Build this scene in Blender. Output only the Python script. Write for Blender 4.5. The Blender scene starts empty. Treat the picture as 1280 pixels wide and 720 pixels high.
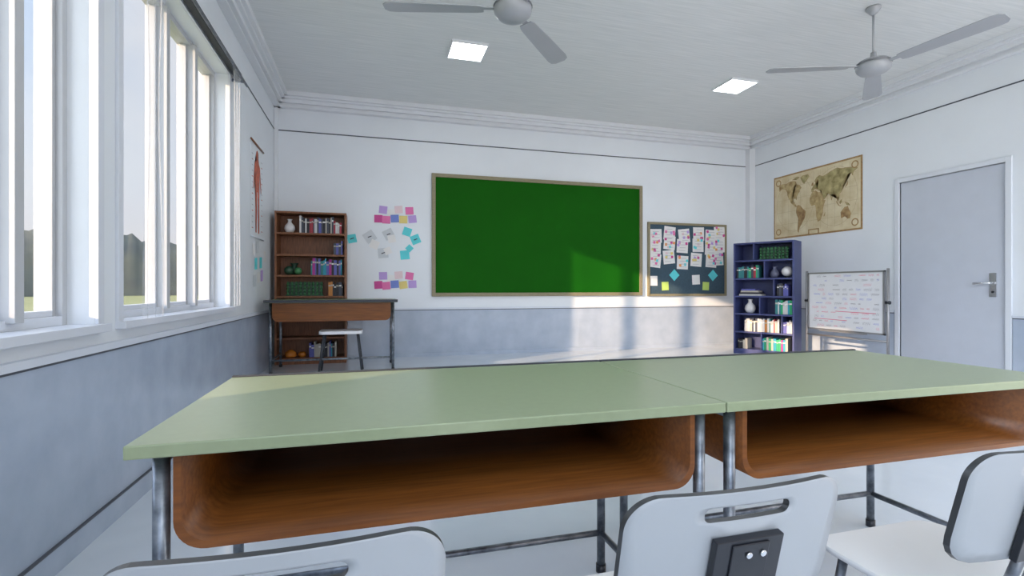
import bpy, bmesh, math, random
from mathutils import Matrix, Vector, noise
random.seed(7)
scene = bpy.context.scene
try:
    scene.view_settings.view_transform = 'Standard'
except Exception:
    pass

# ---------------------------------------------------------------- materials
def mat(name, col, rough=0.5, metal=0.0, amt=0.06, nscale=6.0, stretch=(1,1,1), bump=0.0,
        emis=None, estr=0.0, spec=0.5, col2=None, detail=4):
    m = bpy.data.materials.new(name); m.use_nodes = True
    nt = m.node_tree; b = nt.nodes['Principled BSDF']
    b.inputs['Roughness'].default_value = rough
    b.inputs['Metallic'].default_value = metal
    b.inputs['Specular IOR Level'].default_value = spec
    tc = nt.nodes.new('ShaderNodeTexCoord'); mp = nt.nodes.new('ShaderNodeMapping')
    mp.inputs['Scale'].default_value = stretch
    nz = nt.nodes.new('ShaderNodeTexNoise'); nz.inputs['Scale'].default_value = nscale
    nz.inputs['Detail'].default_value = detail
    cr = nt.nodes.new('ShaderNodeValToRGB')
    c2 = col2 if col2 else tuple(min(1, c*(1+amt)) for c in col)
    c1 = col if col2 else tuple(c*(1-amt) for c in col)
    cr.color_ramp.elements[0].color = (*c1, 1); cr.color_ramp.elements[0].position = 0.3
    cr.color_ramp.elements[1].color = (*c2, 1); cr.color_ramp.elements[1].position = 0.7
    L = nt.links.new
    L(tc.outputs['Object'], mp.inputs['Vector']); L(mp.outputs['Vector'], nz.inputs['Vector'])
    L(nz.outputs['Fac'], cr.inputs['Fac']); L(cr.outputs['Color'], b.inputs['Base Color'])
    if bump:
        bp = nt.nodes.new('ShaderNodeBump'); bp.inputs['Strength'].default_value = bump
        bp.inputs['Distance'].default_value = 0.01
        L(nz.outputs['Fac'], bp.inputs['Height']); L(bp.outputs['Normal'], b.inputs['Normal'])
    if emis:
        b.inputs['Emission Color'].default_value = (*emis, 1)
        b.inputs['Emission Strength'].default_value = estr
    return m

def mix_transparent(m, fac):
    nt = m.node_tree; out = nt.nodes['Material Output']; b = nt.nodes['Principled BSDF']
    tr = nt.nodes.new('ShaderNodeBsdfTransparent'); mx = nt.nodes.new('ShaderNodeMixShader')
    mx.inputs['Fac'].default_value = fac
    nt.links.new(b.outputs['BSDF'], mx.inputs[1]); nt.links.new(tr.outputs['BSDF'], mx.inputs[2])
    nt.links.new(mx.outputs['Shader'], out.inputs['Surface'])
    return m

M_wall = mat('wall_paint', (0.765,0.81,0.86), 0.4, amt=0.02, nscale=2.5)
M_wains = mat('wainscot_paint', (0.37,0.44,0.55), 0.15, col2=(0.45,0.52,0.63), nscale=5, detail=8, bump=0.03)
M_rail = mat('rail_paint', (0.66,0.71,0.79), 0.4, amt=0.02)
M_darkline = mat('dark_groove', (0.08,0.09,0.11), 0.6)
M_ceil = mat('ceiling_planks', (0.67,0.705,0.715), 0.5, col2=(0.78,0.805,0.815), nscale=9, stretch=(0.25,6,1), detail=6, bump=0.06)
M_crown = mat('crown_paint', (0.76,0.79,0.83), 0.45, amt=0.02)
M_floor = mat('floor_vinyl', (0.64,0.70,0.775), 0.06, col2=(0.71,0.765,0.83), nscale=3, detail=8, spec=0.9)
M_winframe = mat('window_frame_paint', (0.68,0.72,0.79), 0.35, amt=0.02)
M_sash = mat('sash_paint', (0.50,0.52,0.55), 0.4, amt=0.02)
M_door = mat('door_paint', (0.55,0.59,0.67), 0.35, amt=0.02)
M_doorframe = mat('door_frame_paint', (0.70,0.74,0.80), 0.35, amt=0.02)
M_steel = mat('steel_tube', (0.10,0.115,0.14), 0.35, 0.75, col2=(0.28,0.31,0.35), nscale=30, detail=8)
M_chrome = mat('chrome', (0.75,0.76,0.78), 0.2, 1.0, amt=0.03)
M_black = mat('black_plastic', (0.012,0.014,0.02), 0.3, amt=0.1)
M_desk = mat('green_laminate', (0.285,0.34,0.21), 0.3, amt=0.03, nscale=40)
M_tray = mat('brown_veneer', (0.135,0.042,0.008), 0.33, col2=(0.225,0.075,0.014), nscale=5, stretch=(1.0,14,14), detail=4, spec=0.35)
M_chair = mat('grey_seat_shell', (0.36,0.39,0.42), 0.35, amt=0.03)
M_chairrim = mat('shell_rim', (0.06,0.065,0.07), 0.35, 0.4)
M_seat = mat('white_seat', (0.78,0.79,0.81), 0.35, amt=0.02)
M_boardgreen = mat('chalkboard_green', (0.006,0.10,0.003), 0.6, amt=0.06, nscale=2, spec=0.08)
M_tan = mat('tan_wood_frame', (0.25,0.22,0.135), 0.5, amt=0.15, nscale=20, stretch=(1,8,8))
M_bullet = mat('bulletin_felt', (0.045,0.085,0.12), 0.9, amt=0.1, nscale=30)
M_brown = mat('brown_shelf_wood', (0.15,0.055,0.022), 0.45, col2=(0.27,0.108,0.045), nscale=6, stretch=(14,14,1.5), detail=6)
M_navy = mat('navy_shelf_paint', (0.045,0.06,0.18), 0.4, amt=0.1)
M_fan = mat('fan_enamel', (0.38,0.40,0.43), 0.35, 0.1, amt=0.02)
M_fanring = mat('fan_ring', (0.2,0.21,0.23), 0.35, 0.5)
M_lamp = mat('lamp_panel', (0.9,0.9,0.9), 0.5, emis=(0.94,0.98,1), estr=21)
M_fillglobe = mat('fill_globe_glow', (0.9,0.9,0.9), 0.5, emis=(0.92,0.97,1), estr=24)  # glow for the added fill globes, not a known room fixture
M_valance = mat('dark_shade', (0.035,0.04,0.05), 0.6)
M_white = mat('white_ceramic', (0.75,0.75,0.76), 0.25, amt=0.02)
M_paper = mat('paper', (0.8,0.8,0.8), 0.8, amt=0.03)
M_wboard = mat('whiteboard_surface', (0.72,0.74,0.78), 0.25, amt=0.02)
M_alu = mat('aluminium', (0.32,0.32,0.33), 0.35, 0.6)
M_mapbase = mat('map_parchment', (0.58,0.47,0.27), 0.6, col2=(0.76,0.68,0.48), nscale=5, detail=8)
M_mapborder = mat('map_border', (0.36,0.22,0.09), 0.6, amt=0.25, nscale=30)
M_mapline = mat('map_line', (0.42,0.32,0.17), 0.6)
M_mapland1 = mat('map_land_tan', (0.27,0.17,0.06), 0.6, col2=(0.60,0.48,0.24), nscale=14, detail=8)
M_mapland2 = mat('map_land_brown', (0.22,0.12,0.05), 0.6, col2=(0.50,0.35,0.16), nscale=14, detail=8)
M_mapland3 = mat('map_land_olive', (0.20,0.17,0.06), 0.6, col2=(0.53,0.45,0.22), nscale=14, detail=8)
M_red = mat('anatomy_red', (0.55,0.12,0.06), 0.6, amt=0.35, nscale=25)
M_ink = mat('ink', (0.08,0.08,0.10), 0.7)
def nm(n, c): return mat(n, c, 0.7, amt=0.04)
NOTE = {'pink':nm('note_pink',(0.75,0.18,0.42)),'lilac':nm('note_lilac',(0.50,0.35,0.72)),'mag':nm('note_magenta',(0.6,0.08,0.30)),
 'cyan':nm('note_cyan',(0.12,0.66,0.72)),'lime':nm('note_lime',(0.50,0.68,0.16)),'yel':nm('note_yellow',(0.75,0.62,0.22)),
 'blue':nm('note_blue',(0.18,0.25,0.62)),'white':M_paper,'grey':nm('note_grey',(0.60,0.64,0.68)),'orange':nm('note_orange',(0.8,0.35,0.12)),
 'pale':nm('note_pale',(0.78,0.62,0.66)),'text':nm('note_text',(0.45,0.45,0.5))}
BOOKM = [mat('book_%d'%i,c,0.5) for i,c in enumerate([(0.02,0.02,0.03),(0.05,0.06,0.09),(0.6,0.6,0.6),(0.35,0.03,0.05),(0.03,0.20,0.22),
  (0.38,0.03,0.25),(0.10,0.11,0.38),(0.45,0.43,0.38),(0.02,0.35,0.15),(0.02,0.30,0.42),(0.55,0.22,0.05)])]
M_greenorn = mat('green_ornament', (0.05,0.20,0.08), 0.4, amt=0.2)
M_greendark = mat('dark_green', (0.02,0.07,0.04), 0.4)
M_orange = mat('amber_glass', (0.65,0.22,0.03), 0.25)

# ---------------------------------------------------------------- builder
class B:
    def __init__(s, M=None):
        s.bm = bmesh.new(); s.mats = []; s.M = M or Matrix()
    def mi(s, m):
        if m not in s.mats: s.mats.append(m)
        return s.mats.index(m)
    def v(s, p): return s.bm.verts.new(s.M @ Vector(p))
    def f(s, vs, m, smooth=False):
        try:
            fc = s.bm.faces.new(vs)
        except ValueError:
            return
        fc.material_index = s.mi(m); fc.smooth = smooth
        return fc
    def box(s, x0,x1,y0,y1,z0,z1, m, R=None):
        P = [(x0,y0,z0),(x1,y0,z0),(x1,y1,z0),(x0,y1,z0),(x0,y0,z1),(x1,y0,z1),(x1,y1,z1),(x0,y1,z1)]
        if R is not None: P = [R @ Vector(p) for p in P]
        V = [s.v(p) for p in P]
        for q in [(0,3,2,1),(4,5,6,7),(0,1,5,4),(1,2,6,5),(2,3,7,6),(3,0,4,7)]:
            s.f([V[i] for i in q], m)
    def cyl(s, p0, p1, r, m, seg=16, r2=None):
        p0 = Vector(p0); p1 = Vector(p1); r2 = r if r2 is None else r2
        d = (p1-p0).normalized(); a = d.orthogonal().normalized(); b = d.cross(a)
        A = []; C = []
        for i in range(seg):
            t = 2*math.pi*i/seg; o = a*math.cos(t)+b*math.sin(t)
            A.append(s.v(p0+o*r)); C.append(s.v(p1+o*r2))
        for i in range(seg):
            j = (i+1)%seg; s.f([A[i],A[j],C[j],C[i]], m, True)
        s.f(A[::-1], m); s.f(C, m)
    def tube(s, pts, r, m, seg=12):
        for a,b in zip(pts[:-1], pts[1:]): s.cyl(a,b,r,m,seg)
        for p in pts[1:-1]: s.sph(p, r, m, 8, 12)
    def lathe(s, prof, c, m, seg=28):
        c = Vector(c); rings = []
        for (r,z) in prof:
            rings.append([s.v(c+Vector((max(r,1e-4)*math.cos(2*math.pi*i/seg), max(r,1e-4)*math.sin(2*math.pi*i/seg), z))) for i in range(seg)])
        for k in range(len(rings)-1):
            for i in range(seg):
                j=(i+1)%seg; s.f([rings[k][i],rings[k][j],rings[k+1][j],rings[k+1][i]], m, True)
        s.f(rings[0][::-1], m); s.f(rings[-1], m)
    def sph(s, c, r, m, n=10, seg=16):
        prof = [(r*math.sin(math.pi*k/n), -r*math.cos(math.pi*k/n)) for k in range(n+1)]
        s.lathe(prof, c, m, seg)
    def poly(s, pts, m):
        return s.f([s.v(p) for p in pts], m)
    def prism(s, pts, off, m, m_side=None):
        off = Vector(off); A=[s.v(p) for p in pts]; C=[s.v(Vector(p)+off) for p in pts]
        s.f(A[::-1], m); s.f(C, m); n=len(pts)
        for i in range(n):
            j=(i+1)%n; s.f([A[i],A[j],C[j],C[i]], m_side or m)
    def done(s, name, bevel=0, parent=None, recalc=True):
        if recalc: bmesh.ops.recalc_face_normals(s.bm, faces=s.bm.faces)
        xs=[v.co for v in s.bm.verts]
        lo=Vector([min(c[i] for c in xs) for i in range(3)]); hi=Vector([max(c[i] for c in xs) for i in range(3)])
        o=Vector(((lo.x+hi.x)/2,(lo.y+hi.y)/2,lo.z))
        bmesh.ops.translate(s.bm, verts=s.bm.verts, vec=-o)
        me=bpy.data.meshes.new(name); s.bm.to_mesh(me); s.bm.free()
        for m in s.mats: me.materials.append(m)
        ob=bpy.data.objects.new(name, me); scene.collection.objects.link(ob); ob.location=o
        if bevel:
            bv=ob.modifiers.new('bevel','BEVEL'); bv.width=bevel; bv.segments=2; bv.limit_method='ANGLE'; bv.angle_limit=math.radians(50)
        if parent:
            ob.parent=parent; ob.matrix_parent_inverse=Matrix.Translation(-parent.location)
        return ob

# ---------------------------------------------------------------- room dims
XL, XR, YB, YF, ZC = -1.18, 5.95, 6.75, -1.5, 3.51
PZ, PY = 0.17, 5.2
CAMZ = 1.09
WZ0, WZ1 = 0.93, 2.90
WT = 0.22
wins = [(1.0,2.60,2.62),(2.83,4.69,WZ1)]

b=B(); b.box(XL-WT,XR+0.2,YF,YB+0.2,-0.15,0,M_floor); b.done('floor')
b=B(); b.box(XL+0.013,XR-0.013,PY,YB-0.013,0.001,PZ,M_floor); b.box(XL+0.013,XR-0.013,PY-0.015,PY,0.12,PZ+0.002,M_rail); b.done('floor_platform')
b=B(); b.box(XL-WT,XR+0.2,YF,YB+0.2,ZC,ZC+0.15,M_ceil); b.done('ceiling')
b=B(); b.box(XL-WT,XR+0.2,YB,YB+0.2,0,ZC,M_wall); b.done('wall_back')
b=B()
b.box(XL-WT,XL,YF,YB,0,WZ0,M_wall)
ye=YF
for (a,c,zt) in wins:
    b.box(XL-WT,XL,ye,a,WZ0,ZC,M_wall); b.box(XL-WT,XL,a,c,zt,ZC,M_wall); ye=c
b.box(XL-WT,XL,ye,YB,WZ0,ZC,M_wall)
b.done('wall_left')
DY0,DY1,DZ=3.356,4.37,2.32
b=B(); b.box(XR,XR+0.2,YF,DY0,0,ZC,M_wall); b.box(XR,XR+0.2,DY1,YB,0,ZC,M_wall); b.box(XR,XR+0.2,DY0,DY1,DZ,ZC,M_wall); b.done('wall_right')

# wainscot, rails
RZ=0.81
b=B()
b.box(XL,XL+0.012,YF,YB,0,RZ,M_wains)
b.box(XL,XL+0.03,YF,YB,RZ,RZ+0.03,M_rail); b.box(XL,XL+0.014,YF,YB,RZ-0.012,RZ,M_darkline)
b.box(XL,XL+0.022,YF,PY,0,0.10,M_wains); b.box(XL,XL+0.024,YF,PY,0.10,0.108,M_darkline)
b.done('baseboard_left')
b=B()
b.box(XL+0.03,XR,YB-0.012,YB,PZ,RZ-0.01,M_wains)
b.box(XL+0.03,XR,YB-0.02,YB,RZ-0.01,RZ+0.015,M_rail); b.box(XL+0.03,XR,YB-0.016,YB,RZ-0.02,RZ-0.01,M_darkline)
b.box(XL+0.03,XR,YB-0.024,YB,PZ,PZ+0.05,M_wains)
b.done('baseboard_back')
b=B()
for (a,c) in [(YF,3.30),(4.43,YB-0.02)]:
    b.box(XR-0.012,XR,a,c,0,RZ-0.01,M_wains); b.box(XR-0.02,XR,a,c,RZ-0.01,RZ+0.015,M_rail); b.box(XR-0.016,XR,a,c,RZ-0.02,RZ-0.01,M_darkline)
    b.box(XR-0.022,XR,a,c,0,0.09,M_rail)
b.done('baseboard_right')
def crown(name, axis):
    b=B()
    steps=[(3.455,ZC,0.17),(3.43,3.455,0.135),(3.385,3.43,0.10),(3.355,3.385,0.06),(3.335,3.355,0.075)]
    for z0,z1,p in steps:
        if axis=='b': b.box(XL,XR,YB-p,YB,z0,z1,M_crown)
        if axis=='l': b.box(XL,XL+p,YF,YB,z0,z1,M_crown)
        if axis=='r': b.box(XR-p,XR,YF,YB,z0,z1,M_crown)
    z=3.055
    if axis=='b': b.box(XL,XR,YB-0.006,YB,z,z+0.014,M_darkline)
    if axis=='l': b.box(XL,XL+0.006,YF,YB,z,z+0.014,M_darkline)
    if axis=='r': b.box(XR-0.006,XR,YF,YB,z,z+0.014,M_darkline)
    b.done(name, bevel=0.004)
crown('trim_1','b'); crown('trim_2','l'); crown('trim_3','r')
b=B(); b.box(XR-0.11,XR-0.001,YB-0.10,YB-0.001,PZ,3.335,M_crown); b.done('trim_4',bevel=0.004)
b=B(); b.box(XL+0.001,XL+0.045,YB-0.045,YB-0.001,PZ,3.335,M_crown); b.done('trim_5',bevel=0.004)

# ---------------------------------------------------------------- windows
M_glass = mix_transparent(mat('window_glass',(0.8,0.85,0.9),0.03), 0.95)
def window(n, y0, y1, zt, mull):
    b=B()
    xo,xi=-1.37,-1.28
    fw=0.035
    b.box(xo,xi,y0,y0+fw,WZ0,zt,M_sash); b.box(xo,xi,y1-fw,y1,WZ0,zt,M_sash)
    b.box(xo,xi,y0+fw,y1-fw,WZ0,WZ0+0.04,M_winframe); b.box(xo,xi,y0+fw,y1-fw,zt-0.04,zt,M_sash)
    for m in mull:
        b.box(xo,xi+0.03,m,m+0.05,WZ0+0.03,zt-0.03,M_sash)
    ys=[y0+fw]+mull+[y1-fw]
    for k in range(len(ys)-1):
        a=ys[k]+(0.05 if k else 0); c=ys[k+1]
        b.box(xo+0.02,xi-0.025,a,a+0.02,WZ0+0.04,zt-0.04,M_sash); b.box(xo+0.02,xi-0.025,c-0.02,c,WZ0+0.04,zt-0.04,M_sash)
        b.box(xo+0.02,xi-0.025,a+.02,c-.02,WZ0+0.04,WZ0+0.065,M_winframe)
        b.box(xo+0.045,xo+0.049,a+.02,c-.02,WZ0+0.065,zt-0.04,M_glass)
    b.box(XL-0.10,XL+0.045,y0-0.05,y1+0.05,WZ0-0.035,WZ0+0.001,M_winframe)
    b.box(XL,XL+0.015,y0-0.05,y0,WZ0,min(zt+0.04,2.91),M_winframe); b.box(XL,XL+0.015,y1,y1+0.05,WZ0,min(zt+0.04,2.91),M_winframe)
    b.box(XL,XL+0.015,y0,y1,zt,min(zt+0.04,2.91),M_winframe)
    b.done('window_%d'%n, bevel=0.003)
window(1, *wins[1], [3.60,4.12]); window(2, *wins[0], [1.60,2.22])
b=B(); b.box(XL+0.02,XL+0.065,0.8,4.86,2.915,2.975,M_valance); b.cyl((XL+0.10,0.8,2.89),(XL+0.10,4.9,2.89),0.010,M_steel)
for y in (0.9,2.7,4.8): b.box(XL,XL+0.10,y,y+0.02,2.885,2.91,M_steel)
b.done('window_valance')
M_sheer = mix_transparent(mat('sheer_fabric',(0.80,0.84,0.9),0.9,spec=0.1), 0.80)
def sheer(y0,y1,z0,z1,amp,n,pinch):
    b=B(); rows=24; cols=n*10
    g=[]
    for r in range(rows+1):
        t=r/rows; z=z1+(z0-z1)*t
        w=1-pinch*math.sin(math.pi*min(1,t*1.15))**2
        row=[]
        for c in range(cols+1):
            s=c/cols; yc=(y0+y1)/2
            y=yc+(s-0.5)*(y1-y0)*w
            row.append(b.v((XL+0.095+amp*math.sin(s*n*2*math.pi+0.6*math.sin(4*t)),y,z)))
        g.append(row)
    for r in range(rows):
        for c in range(cols): b.f([g[r][c],g[r][c+1],g[r+1][c+1],g[r+1][c]],M_sheer,True)
    return b.done('sheer_curtain', recalc=False)
sheer(2.83,3.11,0.94,2.88,0.009,3,0.4)
sheer(4.46,4.70,0.94,2.88,0.009,3,0.3)

# ---------------------------------------------------------------- door
b=B(); b.box(XR+0.01,XR+0.05,DY0+0.003,DY1-0.003,0.005,DZ-0.003,M_door)
hy=DY0+0.11
b.box(XR-0.002,XR+0.01,hy-0.03,hy+0.03,1.00,1.24,M_chrome)
b.cyl((XR-0.005,hy,1.14),(XR-0.055,hy,1.14),0.012,M_chrome); b.cyl((XR-0.05,hy-0.012,1.14),(XR-0.05,hy+0.14,1.135),0.011,M_chrome)
b.cyl((XR-0.006,hy,1.05),(XR+0.002,hy,1.05),0.012,M_black)
b.done('door_1')
b=B(); b.box(XR-0.02,XR+0.06,DY0-0.05,DY0,0,DZ+0.05,M_doorframe); b.box(XR-0.02,XR+0.06,DY1,DY1+0.05,0,DZ+0.05,M_doorframe)
b.box(XR-0.02,XR+0.06,DY0,DY1,DZ,DZ+0.05,M_doorframe); b.done('trim_6',bevel=0.003)

# ---------------------------------------------------------------- boards on back wall
def framed(x0,x1,z0,z1,fw,msurf,depth=0.035):
    b=B(); y1=YB-0.001; y0=y1-depth
    b.box(x0+fw*.5,x1-fw*.5,y0+0.015,y1,z0+fw*.5,z1-fw*.5,msurf)
    b.box(x0,x0+fw,y0,y1,z0,z1,M_tan); b.box(x1-fw,x1,y0,y1,z0,z1,M_tan)
    b.box(x0+fw,x1-fw,y0,y1,z1-fw,z1,M_tan); b.box(x0+fw,x1-fw,y0,y1,z0,z0+fw,M_tan)
    return b,y0+0.015
b,_=framed(0.765,3.945,0.975,2.64,0.05,M_boardgreen); b.done('chalkboard',bevel=0.003)
b,ys=framed(4.04,5.455,0.965,2.10,0.035,M_bullet); bulletin=b.done('bulletin_board',bevel=0.003)

class Notes(B):
    n=0
    def note(s,x,z,w,h,m,y,rot=0):
        s.n+=1; yy=y-0.002-0.0006*(s.n%9)
        c,si=math.cos(rot),math.sin(rot); P=[]
        for dx,dz in [(-w/2,-h/2),(w/2,-h/2),(w/2,h/2),(-w/2,h/2)]:
            P.append((x+dx*c-dz*si,yy,z+dx*si+dz*c))
        s.f([s.v(p) for p in P],m)
b=Notes()
cxs=[4.19,4.42,4.67,4.92,5.15,5.32]
ptsn=[]
for i,x in enumerate(cxs):
    for j,z in enumerate([1.93,1.74,1.53]):
        xx=x+random.uniform(-.03,.03); zz=z+random.uniform(-.03,.03)+(0.03 if i%2 else -.02)
        ptsn.append((xx,zz))
        b.note(xx,zz,0.20,0.21,M_paper,ys,random.uniform(-.12,.12))
cols=['pink','mag','orange','lilac','cyan','yel','pale']
for (x,z) in ptsn:
    for k in range(5):
        b.note(x+random.uniform(-.08,.08),z+random.uniform(-.09,.09),0.04,0.04,NOTE[random.choice(cols)],ys-0.006,random.uniform(-.3,.3))
    for k in range(4): b.note(x+random.uniform(-.02,.02),z-.07+k*.045,0.11,0.006,NOTE['text'],ys-0.0055,0)
b.note(4.14,1.20,0.13,0.15,M_paper,ys); b.note(4.34,1.12,0.12,0.13,NOTE['lime'],ys,.05); b.note(4.89,1.22,0.14,0.15,M_paper,ys,.05)
b.note(5.07,1.12,0.12,0.13,NOTE['lime'],ys,-.05); b.note(4.50,1.29,0.13,0.13,NOTE['cyan'],ys,.78); b.note(5.20,1.29,0.13,0.13,NOTE['cyan'],ys,.75)
b.done('pinned_papers',recalc=False,parent=bulletin)
b=Notes(); yw=YB
def cluster(z):
    for x,c,dz in [(.13,'lilac',.12),(.33,'pale',.13),(.47,'pink',.12),(.07,'mag',0),(.17,'pink',-.01),(.28,'blue',.01),(.39,'yel',0),(.51,'lilac',.01),(.24,'white',.08)]:
        b.note(x,z+dz,0.105,0.10,NOTE[c],yw,random.uniform(-.15,.15))
cluster(2.0); cluster(1.13)
for x,z,c,w,r in [(-.26,1.73,'cyan',.11,.2),(.44,1.84,'cyan',.11,-.3),(.55,1.74,'cyan',.12,.4),(.41,1.53,'cyan',.12,.1),(.20,1.80,'grey',.13,.5),
   (.24,1.74,'white',.10,.2),(-.04,1.76,'grey',.14,.6),(.02,1.66,'white',.11,-.4),(.13,1.55,'grey',.13,.1),(.19,1.58,'white',.09,.4),(.47,1.62,'cyan',.08,.8)]:
    b.note(x,z,w,w,NOTE[c],yw,r)
for x,z in [(.20,1.80),(-.04,1.76),(.13,1.55),(-.26,1.73),(.55,1.74)]: b.note(x,z,.05,.012,M_ink,yw-.006,.4)
b.done('sticky_notes',recalc=False)
b=B()
for y,z,c in [(5.62,1.48,'white'),(5.80,1.52,'grey'),(5.72,1.34,'cyan'),(5.95,1.36,'cyan'),(6.0,1.22,'lilac'),(5.84,1.20,'white'),(5.66,1.16,'grey'),(6.15,1.44,'white')]:
    b.poly([(XL+0.003,y-.06,z-.06),(XL+0.003,y+.06,z-.05),(XL+0.003,y+.06,z+.07),(XL+0.003,y-.06,z+.06)],NOTE[c])
b.done('sticky_notes',recalc=False)

# anatomy poster (left wall)
b=B(); x=XL+0.004
b.box(XL+0.001,x,5.48,6.02,1.62,2.58,M_wall)
b.cyl((XL+0.012,5.46,2.585),(XL+0.012,6.04,2.585),0.009,M_brown); b.cyl((XL+0.012,5.46,1.615),(XL+0.012,6.04,1.615),0.006,M_rail)
body=[(0,.92),(.035,.90),(.04,.85),(.02,.81),(.06,.79),(.10,.76),(.12,.66),(.15,.50),(.13,.49),(.10,.60),(.08,.70),(.07,.58),(.075,.50),(.07,.30),(.055,.10),(.07,.05),(.03,.05),(.03,.25),(.01,.48)]
full=body+[(-a,c) for a,c in reversed(body[1:])]
yc=5.77
vs=[(x+0.002,yc+a*1.25,1.62+c*1.0) for a,c in full]
f=b.poly(vs,M_red)
for side in (-1,1):
    for k in range(14):
        z=1.70+k*0.058; y=yc+side*0.215
        b.poly([(x+.001,y-.03,z),(x+.001,y+.03,z),(x+.001,y+.03,z+.008),(x+.001,y-.03,z+.008)],NOTE['text'] if k%3 else M_red)
bmesh.ops.triangulate(b.bm, faces=[f for f in b.bm.faces if len(f.verts)>30])
b.done('anatomy_poster',recalc=False)

# world map poster (right wall)
MY0,MY1,MZ0,MZ1=4.83,6.26,1.835,2.775
b=B(); b.box(XR-0.006,XR-0.001,MY0,MY1,MZ0,MZ1,M_mapborder)
b.box(XR-0.008,XR-0.005,MY0+0.022,MY1-0.022,MZ0+0.022,MZ1-0.022,M_mapbase)
def ll(lon,lat,o=0): 
    return (XR-0.0098-o, (MY0+MY1)/2 - lon/180*0.66, (MZ0+MZ1)/2 + (lat-14)/90*0.54)
def seg(p,q,w,m,o):
    p=Vector(ll(*p,o)); q=Vector(ll(*q,o)); d=(q-p).normalized(); nrm=Vector((0,-d.z,d.y))*w
    b.poly([p-nrm,q-nrm,q+nrm,p+nrm],m)
for lon in range(-180,181,30): seg((lon,-52),(lon,84),.0012,M_mapline,-.001)
for lat in range(-30,91,30): seg((-180,lat),(180,lat),.0012,M_mapline,-.001)
for a in range(24):
    t0=a*math.pi/12; t1=(a+1)*math.pi/12
    for cx0 in (-90,90): seg((cx0+88*math.cos(t0),16+66*math.sin(t0)),(cx0+88*math.cos(t1),16+66*math.sin(t1)),.0016,M_mapline,-.0008)
conts=[
 ([(-166,66),(-156,71),(-128,70),(-110,73),(-95,73),(-82,70),(-80,63),(-92,60),(-93,57),(-82,53),(-78,62),(-66,60),(-56,52),(-66,48),(-64,44),(-71,41),(-76,36),(-81,31),(-80,25),(-84,30),(-94,29),(-97,24),(-95,18),(-88,21),(-88,16),(-83,14),(-78,9),(-84,9),(-94,15),(-105,20),(-112,29),(-117,33),(-124,42),(-125,49),(-135,58),(-152,60),(-164,55)],M_mapland1),
 ([(-52,80),(-25,80),(-20,74),(-30,68),(-43,60),(-52,66),(-60,76)],M_mapland3),
 ([(-100,76),(-75,81),(-65,78),(-80,74)],M_mapland3),
 ([(-78,9),(-72,12),(-60,9),(-50,1),(-36,-6),(-38,-15),(-42,-23),(-49,-28),(-56,-36),(-63,-41),(-67,-48),(-69,-55),(-74,-50),(-72,-36),(-70,-20),(-77,-12),(-81,-5),(-79,3)],M_mapland2),
 ([(-17,21),(-10,31),(-5,36),(10,37),(20,32),(32,31),(38,20),(44,11),(51,11),(44,1),(40,-8),(40,-16),(35,-24),(30,-32),(19,-35),(13,-22),(12,-8),(9,3),(4,6),(-8,4),(-16,12)],M_mapland1),
 ([(-9,37),(-9,43),(-1,44),(-4,48),(4,52),(9,55),(9,58),(18,55),(22,60),(18,63),(12,56),(5,60),(12,67),(25,71),(40,67),(55,69),(70,73),(100,78),(115,74),(140,73),(170,70),(179,67),(163,61),(160,53),(155,60),(140,58),(138,50),(131,43),(127,36),(121,38),(122,30),(115,22),(108,20),(108,11),(102,13),(103,2),(99,9),(96,17),(90,22),(81,15),(77,8),(72,20),(66,25),(57,26),(59,22),(45,13),(36,27),(36,36),(27,37),(23,36),(18,42),(12,45),(16,39),(10,43),(3,42),(-1,37)],M_mapland3),
 ([(114,-22),(122,-17),(130,-12),(137,-12),(142,-11),(146,-19),(153,-27),(150,-37),(141,-38),(131,-32),(116,-35)],M_mapland2),
 ([(-10,51),(0,51),(-2,58),(-7,57)],M_mapland2),([(131,31),(141,36),(142,44),(138,37)],M_mapland2),
 ([(44,-25),(50,-16),(48,-24)],M_mapland2),([(95,5),(105,-6),(118,-8),(110,-8),(103,-1)],M_mapland3),([(109,1),(117,6),(118,1),(112,-4)],M_mapland3),([(131,-1),(145,-5),(150,-10),(138,-8)],M_mapland3)]
for pts,m in conts:
    b.poly([ll(*p) for p in pts],m)
    for i in range(len(pts)): seg(pts[i],pts[(i+1)%len(pts)],.0022,M_mapborder,.0006)
cy=(MY0+MY1)/2
b.poly([(XR-0.0112,cy-.09,MZ0+0.005),(XR-0.0112,cy+.09,MZ0+0.005),(XR-0.0112,cy+.09,MZ0+0.085),(XR-0.0112,cy-.09,MZ0+0.085)],M_mapborder)
b.poly([(XR-0.0116,cy-.07,MZ0+0.02),(XR-0.0116,cy+.07,MZ0+0.02),(XR-0.0116,cy+.07,MZ0+0.07),(XR-0.0116,cy-.07,MZ0+0.07)],M_mapbase)
for k in (-1,1):
    for zc0 in (MZ0+.10,MZ1-.10):
        for r in (.05,.034):
            pts=[(XR-0.0112-(.0004 if r<.04 else 0),cy+k*.62+r*math.cos(a*math.pi/10),zc0+r*math.sin(a*math.pi/10)) for a in range(20)]
            b.poly(pts,M_mapborder if r>.04 else M_mapbase)
bmesh.ops.triangulate(b.bm, faces=[f for f in b.bm.faces if len(f.verts)>4])
b.done('world_map_poster',recalc=False)

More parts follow.
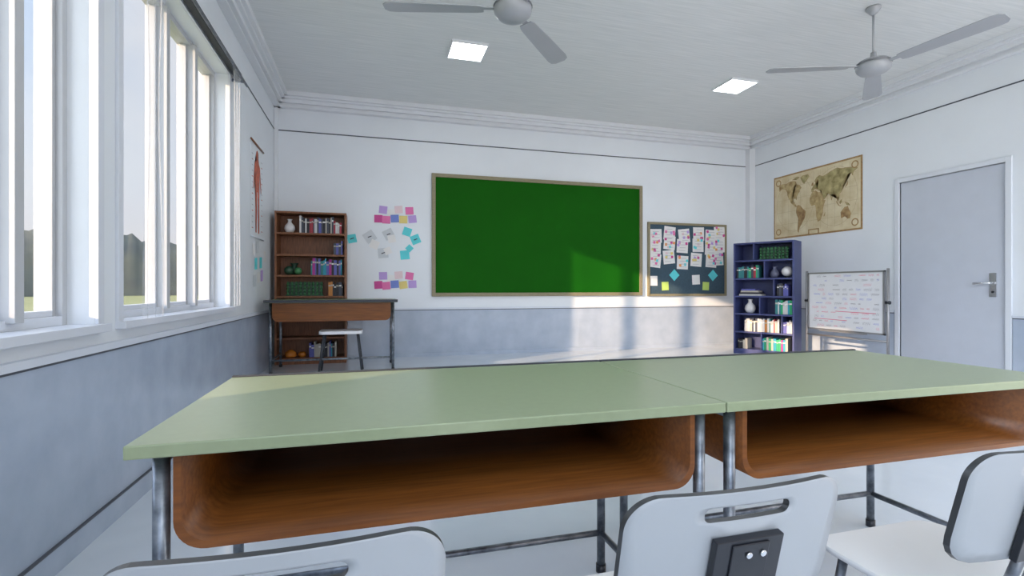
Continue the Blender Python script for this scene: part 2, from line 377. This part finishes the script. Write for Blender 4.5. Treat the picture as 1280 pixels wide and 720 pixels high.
# ---------------------------------------------------------------- whiteboard on stand
b=B(); X=5.40; y0,y1,z0,z1=4.13,5.12,0.57,1.285
b.box(X,X+0.015,y0+.01,y1-.01,z0+.01,z1-.01,M_wboard)
for a in [(y0,y1,z1-.018,z1),(y0,y1,z0,z0+.018),(y0,y0+.018,z0,z1),(y1-.018,y1,z0,z1)]: b.box(X-.006,X+.02,a[0],a[1],a[2],a[3],M_alu)
for y in (y0-.03,y1+.03):
    b.cyl((X+.01,y,0.05),(X+.01,y,z1+.02),0.015,M_alu); b.cyl((X-.25,y,.05),(X+.27,y,.05),.015,M_alu)
    b.sph((X-.25,y,.025),.024,M_black); b.sph((X+.27,y,.025),.024,M_black)
    b.cyl((X+.01,y-.02,.93),(X+.01,y+.02,.93),0.02,M_black)
b.cyl((X+.01,y0-.025,.50),(X+.01,y1+.025,.50),0.012,M_alu); b.cyl((X+.01,y0-.025,.22),(X+.01,y1+.025,.22),0.012,M_alu)
b.box(X-.05,X,y0+.2,y1-.2,z0-.012,z0,M_alu)
inks=[nm('ink_red',(0.72,0.06,0.16)),nm('ink_blue',(0.07,0.12,0.62)),nm('ink_grey',(0.10,0.10,0.14))]
rowsz=[1.235-.055*i for i in range(12)]
for ri,zz in enumerate(rowsz):
    yq=y0+.06
    while yq<y1-.10:
        L=random.uniform(.03,.11)
        if random.random()<0.75:
            m=random.choice([0,1,2,2,1,2,1]) if ri<6 else random.choice([0,0,1,2])
            m=inks[m]; ph=random.random()*6; prev=None; n=12
            for i in range(n):
                ya=yq+L*i/n; za=zz+.012*math.sin(i*2.3+ph)+.007*math.sin(i*4.1+ph)
                if prev:
                    pa,pb=prev; w=.0024
                    b.poly([(X-.001,pa,pb-w),(X-.001,ya,za-w),(X-.001,ya,za+w),(X-.001,pa,pb+w)],m)
                prev=(ya,za)
        yq+=L+.03
for zz,a,c in ((0.80,.1,.6),(0.70,.45,.9)):
    b.poly([(X-.0012,y0+a,zz),(X-.0012,y0+c,zz+.006),(X-.0012,y0+c,zz+.012),(X-.0012,y0+a,zz+.006)],inks[0])
b.done('whiteboard_easel',recalc=False)

# ---------------------------------------------------------------- bookcases
def T(x,y,z,a=0): return Matrix.Translation((x,y,z)) @ Matrix.Rotation(a,4,'Z')
def bookcase(name,Mx,w,h,d,zs,m,t=0.022,divs=()):
    b=B(Mx)
    b.box(0,t,0,d,0,h,m); b.box(w-t,w,0,d,0,h,m); b.box(t,w-t,d-.012,d,0,h,m)
    for z in zs: b.box(t,w-t,0.004,d-.012,z,z+t,m)
    b.box(t,w-t,0.01,0.025,0,zs[0],m)
    for (x,za,zb) in divs: b.box(x,x+.016,0.01,d-.012,za,zb,m)
    return b.done(name,bevel=0.002)
def books(name,Mx,runs):
    b=B(Mx)
    for (x0,x1,z,hm,lean,pal) in runs:
        x=x0
        while x<x1-0.012:
            w=random.uniform(.014,.034); hh=hm*random.uniform(.78,1.0); dd=random.uniform(.13,.18)
            mm=BOOKM[random.choice(pal)]
            b.box(x,min(x+w,x1)-.0015,.035,.035+dd,z+.001,z+hh,mm)
            b.box(x+.001,min(x+w,x1)-.0025,.034,.035,z+hh*.7,z+hh*.8,M_paper if random.random()<.4 else BOOKM[7])
            x+=w
    return b.done(name)
def vase(name,Mx,x,y,z,s,m=None):
    b=B(Mx); b.lathe([(0.2*s,0.001),(.36*s,.12*s),(.48*s,.4*s),(.42*s,.7*s),(.2*s,.95*s),(.15*s,1.15*s),(.24*s,1.3*s)],(x,y,z),m or M_white); return b.done(name)
def ornament(name,Mx,x,y,z,nw,nh):
    b=B(Mx); s=.048
    b.box(x-nw*s/2,x+nw*s/2,y-.03,y+.03,z+.001,z+.012,M_greendark)
    b.box(x-nw*s/2+.01,x+nw*s/2-.01,y+.01,y+.02,z+.012,z+nh*s*.9,M_greendark)
    for j in range(nh):
        for i in range(nw):
            b.cyl((x+(i-(nw-1)/2)*s,y-.005,z+.012+j*s*.88),(x+(i-(nw-1)/2)*s,y-.005,z+.012+j*s*.88+s*.86),s*.42,M_greenorn,8,s*.06)
    return b.done(name)
MB=T(-1.125,6.43,PZ); w,h=0.81,1.84
zsB=[0.055,0.30,0.55,0.80,1.055,1.305,1.565,1.818]
bookcase('brown_bookcase',MB,w,h,0.29,zsB,M_brown)
t=.022
books('books',MB,[(.27,.66,zsB[6]+t,.21,0,[0,1,2,1,0,6,7,3]),(.66,.76,zsB[6]+t,.16,0,[3,2,1]),(.40,.76,zsB[4]+t,.21,0,[0,5,1,4,6,9,0]),(.66,.765,zsB[5]+t,.18,0,[0,1,6]),
  (.03,.20,zsB[2]+t,.18,0,[7,0,2,1]),(.50,.76,zsB[2]+t,.18,0,[0,1,7,3,1,6]),(.38,.70,zsB[0]+t,.19,0,[6,9,0,6,7]),(.60,.77,zsB[3]+t,.18,0,[0,1,3,10])])
vase('white_vase',MB,.15,.12,zsB[6]+t,.13)
b=B(MB); b.sph((.14,.12,zsB[4]+t+.056),.055,M_greendark); b.sph((.245,.12,zsB[4]+t+.05),.045,M_greenorn); b.lathe([(.04,0.001),(.045,.05),(.03,.12),(.05,.15)],(.19,.21,zsB[4]+t),M_greendark); b.done('green_pottery')
ornament('green_ornament',MB,.32,.13,zsB[3]+t,9,4)
b=B(MB); cx,cz=.36,zsB[2]+t+.001
b.box(cx-.12,cx+.12,.015,.034,cz,cz+.085,M_black)
M_digit=mat('clock_digit',(0.8,0.8,0.8),0.5,emis=(1,1,1),estr=0.8)
def seg7(dg,x,z,s):
    S={'1':'bc','2':'abged','4':'fgbc','0':'abcdef'}[dg]; wq=s*.5; th=s*.12
    P={'a':(0,s,wq,s),'d':(0,0,wq,0),'g':(0,s/2,wq,s/2),'f':(0,s/2,0,s),'b':(wq,s/2,wq,s),'e':(0,0,0,s/2),'c':(wq,0,wq,s/2)}
    for q in S:
        a,c,e,g=P[q]; b.box(x+a-th/2,x+e+th/2,.0135,.015,z+c-th/2,z+g+th/2,M_digit)
for i,(dg,dx) in enumerate(zip('1240',(-.10,-.055,.015,.06))): seg7(dg,cx+dx,cz+.02,.045)
b.done('digital_clock')
b=B(MB); b.lathe([(.05,0.001),(.07,.02),(.06,.06),(.02,.09)],(.16,.12,zsB[0]+t),M_orange); b.lathe([(.04,0.001),(.05,.03),(.03,.06)],(.29,.14,zsB[0]+t),M_orange); b.done('amber_bowls')
MN=T(4.92,5.92,PZ,math.radians(-62)); w2=.78
zsN=[0.05,0.295,0.545,0.79,1.035,1.285,1.528]
bookcase('navy_bookcase',MN,w2,1.55,0.30,zsN,M_navy,divs=[(.26,zsN[5]+t,zsN[6]),(.40,zsN[4]+t,zsN[5]),(.52,zsN[3]+t,zsN[4]),(.34,zsN[2]+t,zsN[3]),(.62,zsN[1]+t,zsN[2]),(.36,zsN[0]+t,zsN[1])])
books('books',MN,[(.03,.33,zsN[4]+t,.18,0,[0,5,4,8,1,3]),(.54,.75,zsN[2]+t,.20,0,[8,9,8,4,2]),(.14,.59,zsN[1]+t,.19,0,[4,2,3,7,1,2,10]),(.38,.70,zsN[0]+t,.18,0,[8,7,8,9,5]),
   (.05,.18,zsN[0]+t,.15,0,[0,2,7]),(.64,.75,zsN[1]+t,.18,0,[0,6,2]),(.56,.70,zsN[3]+t,.17,0,[1,6,0])])
b=B(MN)
for i,(c,ww) in enumerate([(2,.30),(0,.28),(7,.26),(6,.22)]): b.box(.06+.01*i,.06+ww,.05,.20,zsN[3]+t+i*.024+.001,zsN[3]+t+i*.024+.023,BOOKM[c])
b.done('stacked_books')
vase('white_vase',MN,.18,.13,zsN[2]+t,.15)
vase('dark_vase',MN,.50,.13,zsN[4]+t,.12,mat('dark_glaze',(0.12,0.13,0.2),0.3))
b=B(MN); b.sph((.66,.12,zsN[4]+t+.085),.068,M_white); b.cyl((.66,.12,zsN[4]+t+.001),(.66,.12,zsN[4]+t+.02),.035,M_black); b.done('desk_globe')
ornament('green_ornament',MN,.49,.13,zsN[5]+t,8,4)

# ---------------------------------------------------------------- desks
def tray_profile(x0,x1,zt,zb,r):
    out=[];n=8
    out.append((x0,zt))
    for i in range(n+1):
        a=math.pi+ (math.pi/2)*i/n; out.append((x0+r+r*math.cos(a), zb+r+r*math.sin(a)))
    for i in range(n+1):
        a=1.5*math.pi+(math.pi/2)*i/n; out.append((x1-r+r*math.cos(a), zb+r+r*math.sin(a)))
    out.append((x1,zt))
    return out
def desk(x,y,z,ang=0):
    W,D,H=1.35,.755,.79
    emp=bpy.data.objects.new('school_desk',None); scene.collection.objects.link(emp)
    Mx=T(x,y,z,ang)
    b=B(Mx); b.box(.0015,W-.0015,0,D,H-.027,H,M_desk); o=b.done('desktop',bevel=0.003)
    parts=[o]
    b=B(Mx); b.box(.0015,W-.0015,D,D+.016,H-.024,H+.005,M_valance); parts.append(b.done('rear_lip',bevel=.002))
    b=B(Mx); th=.014
    o1=tray_profile(.075,W-.075,H-.0275,.565,.06); i1=tray_profile(.075+th,W-.075-th,H-.0275,.565+th,.055)
    ya,yb=.03,.70; n=len(o1)
    Oa=[b.v((p[0],ya,p[1])) for p in o1]; Ob=[b.v((p[0],yb,p[1])) for p in o1]; Ia=[b.v((p[0],ya,p[1])) for p in i1]; Ib=[b.v((p[0],yb,p[1])) for p in i1]
    for k in range(n-1):
        b.f([Oa[k],Oa[k+1],Ob[k+1],Ob[k]],M_tray,True); b.f([Ia[k],Ib[k],Ib[k+1],Ia[k+1]],M_tray,True)
        b.f([Oa[k],Ia[k],Ia[k+1],Oa[k+1]],M_tray); b.f([Ob[k],Ob[k+1],Ib[k+1],Ib[k]],M_tray)
    b.prism([(p[0],.70,p[1]) for p in o1],(0,.012,0),M_tray)
    parts.append(b.done('book_tray'))
    b=B(Mx)
    for lx in (.048,W-.048):
        for ly in (.05,.645):
            b.cyl((lx,ly,.02),(lx,ly,H-.027),.0155,M_steel,16); b.cyl((lx,ly,0),(lx,ly,.03),.019,M_black,16)
        b.cyl((lx,.05,.15),(lx,.645,.15),.0115,M_steel); b.cyl((lx,.05,H-.045),(lx,.645,H-.045),.012,M_steel)
    b.cyl((.048,.645,.15),(W-.048,.645,.15),.0115,M_steel)
    parts.append(b.done('steel_frame'))
    for p in parts: p.parent=emp
    return emp
desk(-.457,1.10,0); desk(.894,1.10,0); desk(-1.085+1.35,5.60+.755,PZ,math.pi)

# ---------------------------------------------------------------- chairs
def rr_inside(x,z,w,h,r):
    qx=abs(x)-w/2+r; qz=abs(z)-h/2+r
    return math.hypot(max(qx,0),max(qz,0))+min(max(qx,qz),0)-r
def ray_to(cx,cz,a,w,h,r,ox,oz):
    lo,hi=0,1
    for _ in range(30):
        mid=(lo+hi)/2
        if rr_inside(cx+mid*math.cos(a)-ox,cz+mid*math.sin(a)-oz,w,h,r)<0: lo=mid
        else: hi=mid
    return lo
def chair(cx,cy):
    emp=bpy.data.objects.new('school_chair',None); scene.collection.objects.link(emp); parts=[]
    Mx=T(cx,cy,0)
    W,Hh=.405,.232; zc=.664; sz=.744; th=.012
    tilt=math.tan(math.radians(13))
    def pos(x,z,side):
        y=.55*x*x-(z-zc)*tilt + (th/2 if side else -th/2)
        return (x,y,z)
    b=B(Mx); N=120; K=7
    ring=[]
    for i in range(N):
        tt=2*math.pi*i/N; a=math.atan2(.35*math.sin(tt),math.cos(tt))
        r0=ray_to(0,sz,a,.158,.024,.0119,0,sz); r1=ray_to(0,sz,a,W,Hh,.055,0,zc)
        ring.append((a,r0,r1))
    for side in (0,1):
        G=[]
        for k in range(K+1):
            G.append([b.v(pos((r0+(r1-r0)*k/K)*math.cos(a), sz+(r0+(r1-r0)*k/K)*math.sin(a), side)) for a,r0,r1 in ring])
        if side==0: GA=G
        else: GB=G
        for k in range(K):
            for i in range(N):
                j=(i+1)%N; q=[G[k][i],G[k][j],G[k+1][j],G[k+1][i]]
                b.f(q if side else q[::-1],M_chair,True)
    for i in range(N):
        j=(i+1)%N
        b.f([GA[K][i],GA[K][j],GB[K][j],GB[K][i]],M_chairrim); b.f([GA[0][j],GA[0][i],GB[0][i],GB[0][j]],M_chairrim)
    parts.append(b.done('backrest'))
    b=B(Mx)
    def by(z): return -(z-zc)*tilt
    R=Matrix.Translation((0,by(.632)-th/2-.008,.632)) @ Matrix.Rotation(math.radians(13),4,'X')
    b.box(-.062,.062,-.006,.007,-.085,.075,M_black,R)
    b.box(-.034,.034,-.009,-.006,-.085,.068,M_black,R)
    for sx in (-.004,.022):
        p=R@Vector((sx,-.009,.05)); q=R@Vector((sx,-.013,.05)); b.cyl(p,q,.0055,M_chrome,14)
    parts.append(b.done('bracket',bevel=.003))
    b=B(Mx); N=64; sy=.175; SW,SD=.40,.35; A=[];C=[]
    for i in range(N):
        a=2*math.pi*i/N; r=ray_to(0,0,a,SW,SD,.06,0,0); px,py=r*math.cos(a),r*math.sin(a)
        A.append(b.v((px,sy+py,.438))); C.append(b.v((px,sy+py,.452)))
    b.f(A[::-1],M_seat); b.f(C,M_seat)
    for i in range(N): j=(i+1)%N; b.f([A[i],A[j],C[j],C[i]],M_seat,True)
    parts.append(b.done('seat'))
    b=B(Mx)
    pb=R@Vector((0,.0,-.085))
    for sx in (-.03,.03): b.tube([(sx,pb.y,pb.z+.02),(sx,.045,.46),(sx,.07,.428),(sx,.22,.428)],.010,M_steel)
    for sx in (-1,1):
        for (ya,yb) in ((.06,.01),(.30,.35)):
            b.cyl((sx*.15,ya,.43),(sx*.19,yb,.012),.011,M_steel); b.cyl((sx*.19,yb,0),(sx*.19,yb,.02),.014,M_black)
        b.cyl((sx*.15,.06,.428),(sx*.15,.30,.428),.010,M_steel)
    b.cyl((-.15,.06,.428),(.15,.06,.428),.010,M_steel); b.cyl((-.15,.30,.428),(.15,.30,.428),.010,M_steel)
    parts.append(b.done('legs'))
    for p in parts: p.parent=emp
for cx in (-.108,.562,1.28): chair(cx,.665)
b=B(T(-.33,5.72,PZ)); N=48; A=[];C=[]
for i in range(N):
    a=2*math.pi*i/N; r=ray_to(0,0,a,.44,.36,.06,0,0); A.append(b.v((r*math.cos(a),r*math.sin(a),.43))); C.append(b.v((r*math.cos(a),r*math.sin(a),.46)))
b.f(A[::-1],M_seat); b.f(C,M_seat)
for i in range(N): j=(i+1)%N; b.f([A[i],A[j],C[j],C[i]],M_seat)
for sx in (-1,1):
    for sy in (-1,1): b.cyl((sx*.17,sy*.12,.43),(sx*.22,sy*.16,0),.011,M_valance)
    b.cyl((sx*.195,-.14,.22),(sx*.195,.14,.22),.008,M_valance)
b.done('stool')

# ---------------------------------------------------------------- fans
def fan(cx,cy,ang):
    b=B(T(cx,cy,0)); hz=3.0
    b.lathe([(.055,3.509),(.055,3.49),(.03,3.455),(.012,3.44)][::-1],(0,0,0),M_fan)
    b.cyl((0,0,hz+.04),(0,0,3.45),.009,M_fan)
    b.lathe([(.0,-.075),(.05,-.073),(.10,-.055),(.125,-.03),(.13,-.01),(.13,.012)],(0,0,hz),M_fan)
    b.lathe([(.132,.010),(.136,.018),(.132,.026)],(0,0,hz),M_fanring)
    b.lathe([(.13,.024),(.11,.045),(.06,.065),(.025,.08),(.02,.12)],(0,0,hz),M_fan)
    for k in range(3):
        R=Matrix.Rotation(ang+k*2*math.pi/3,4,'Z') @ Matrix.Translation((0,0,hz-.005)) @ Matrix.Rotation(math.radians(-9),4,'X')
        prof=[(.20,.045),(.24,.058),(.5,.070),(.80,.080),(.85,.072),(.875,.04)]
        top=[(r,wv) for r,wv in prof]+[(r,-wv) for r,wv in reversed(prof)]
        P=[R@Vector((r,wv,0)) for r,wv in top]; off=R.to_3x3()@Vector((0,0,.006))
        b.prism(P,off,M_fan)
        b.box(.10,.26,-.02,.02,.006,.012,M_fan,R)
    b.done('ceiling_fan')
fan(.925,3.276,math.radians(47)); fan(4.155,3.276,math.radians(39))
for (x,y) in [(.925,4.98),(4.155,4.98),(.925,1.2),(4.155,1.2)]:
    b=B(); b.box(x-.17,x+.17,y-.17,y+.17,ZC-.018,ZC-.008,M_lamp)
    for q in [(x-.185,x-.17,y-.185,y+.185),(x+.17,x+.185,y-.185,y+.185),(x-.17,x+.17,y-.185,y-.17),(x-.17,x+.17,y+.17,y+.185)]: b.box(*q,ZC-.022,ZC,M_crown)
    b.done('ceiling_light')
for (x,y) in [(.6,-.9),(3.9,-.9)]:  # made-up hanging globes behind the camera, added to brighten walls and ceiling
    b=B(T(x,y,0)); b.sph((0,0,2.45),.2,M_fillglobe,16,28); b.cyl((0,0,2.64),(0,0,3.48),.006,M_fanring); b.lathe([(.01,3.46),(.05,3.48),(.06,3.509)],(0,0,0),M_fan)
    b.done('added_fill_globe')

# ---------------------------------------------------------------- exterior
M_grass=mat('grass',(0.20,0.23,0.08),0.9,col2=(0.28,0.29,0.12),nscale=0.15,detail=6)
M_hill=mat('hill_trees',(0.06,0.072,0.07),0.95,col2=(0.11,0.12,0.095),nscale=0.25,detail=8)
b=B(); b.box(-160,XL-WT-.02,-120,160,-.5,-.3,M_grass); b.done('lawn')
b=B(); n=420; prev=None
for i in range(n+1):
    a=math.radians(-10+150*i/n)
    r=112; x=-r*math.sin(a); y=r*math.cos(a)
    u=i*260/n
    hgt=11.0+2.8*noise.noise(Vector((u*.035,0,0)))+1.2*noise.noise(Vector((u*.22,3,0)))+.9*noise.noise(Vector((u*.9,7,0)))
    if x<-3:
        cur=[b.v((x,y,-.3)),b.v((x*1.01,y*1.01,hgt*.6)),b.v((x*1.05,y*1.05,hgt)),b.v((x*1.3,y*1.3,-.3))]
        if prev:
            for k in range(3): b.f([prev[k],cur[k],cur[k+1],prev[k+1]],M_hill,True)
        prev=cur
b.done('distant_hill',recalc=False)

# ---------------------------------------------------------------- world
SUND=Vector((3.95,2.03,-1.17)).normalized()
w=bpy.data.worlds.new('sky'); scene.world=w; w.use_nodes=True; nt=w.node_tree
bg=nt.nodes['Background']; tc=nt.nodes.new('ShaderNodeTexCoord'); sp=nt.nodes.new('ShaderNodeSeparateXYZ')
cr=nt.nodes.new('ShaderNodeValToRGB'); e=cr.color_ramp.elements
e[0].position=0.0; e[0].color=(0.80,0.74,0.73,1); e[1].position=0.5; e[1].color=(0.40,0.54,0.78,1)
k=cr.color_ramp.elements.new(0.18); k.color=(0.62,0.71,0.83,1)
nz=nt.nodes.new('ShaderNodeTexNoise'); nz.inputs['Scale'].default_value=2.2; nz.inputs['Detail'].default_value=5
c2=nt.nodes.new('ShaderNodeValToRGB'); c2.color_ramp.elements[0].position=.42; c2.color_ramp.elements[1].position=.72
mx=nt.nodes.new('ShaderNodeMixRGB'); mx.inputs['Color2'].default_value=(0.84,0.84,0.86,1)
L=nt.links.new
L(tc.outputs['Generated'],sp.inputs[0]); L(sp.outputs['Z'],cr.inputs['Fac']); L(tc.outputs['Generated'],nz.inputs['Vector']); L(nz.outputs['Fac'],c2.inputs['Fac'])
L(c2.outputs['Color'],mx.inputs['Fac']); L(cr.outputs['Color'],mx.inputs['Color1']); L(mx.outputs['Color'],bg.inputs['Color'])
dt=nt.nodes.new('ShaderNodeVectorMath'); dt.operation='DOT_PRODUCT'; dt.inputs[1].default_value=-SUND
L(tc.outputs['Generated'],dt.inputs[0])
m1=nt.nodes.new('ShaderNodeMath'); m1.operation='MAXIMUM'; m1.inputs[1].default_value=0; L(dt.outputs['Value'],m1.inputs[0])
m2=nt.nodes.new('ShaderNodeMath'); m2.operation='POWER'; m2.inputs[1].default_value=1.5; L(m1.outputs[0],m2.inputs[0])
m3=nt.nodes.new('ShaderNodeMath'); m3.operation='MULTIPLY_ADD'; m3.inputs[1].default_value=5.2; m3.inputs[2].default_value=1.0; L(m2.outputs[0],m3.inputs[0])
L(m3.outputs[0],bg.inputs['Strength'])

sun=bpy.data.lights.new('sun','SUN'); sun.energy=7.5; sun.color=(1,.70,.44); sun.angle=math.radians(0.8)
so=bpy.data.objects.new('sun',sun); scene.collection.objects.link(so); so.location=(-10,-3,6)
so.rotation_euler=SUND.to_track_quat('-Z','Y').to_euler()

# ---------------------------------------------------------------- camera
cam=bpy.data.cameras.new('camera'); co=bpy.data.objects.new('camera',cam); scene.collection.objects.link(co)
cam.sensor_width=36; cam.lens=36*620/1280; cam.clip_start=0.02; cam.clip_end=500
co.location=(0,0,CAMZ); co.rotation_euler=(math.radians(90),0,-math.radians(15.67))
scene.camera=co
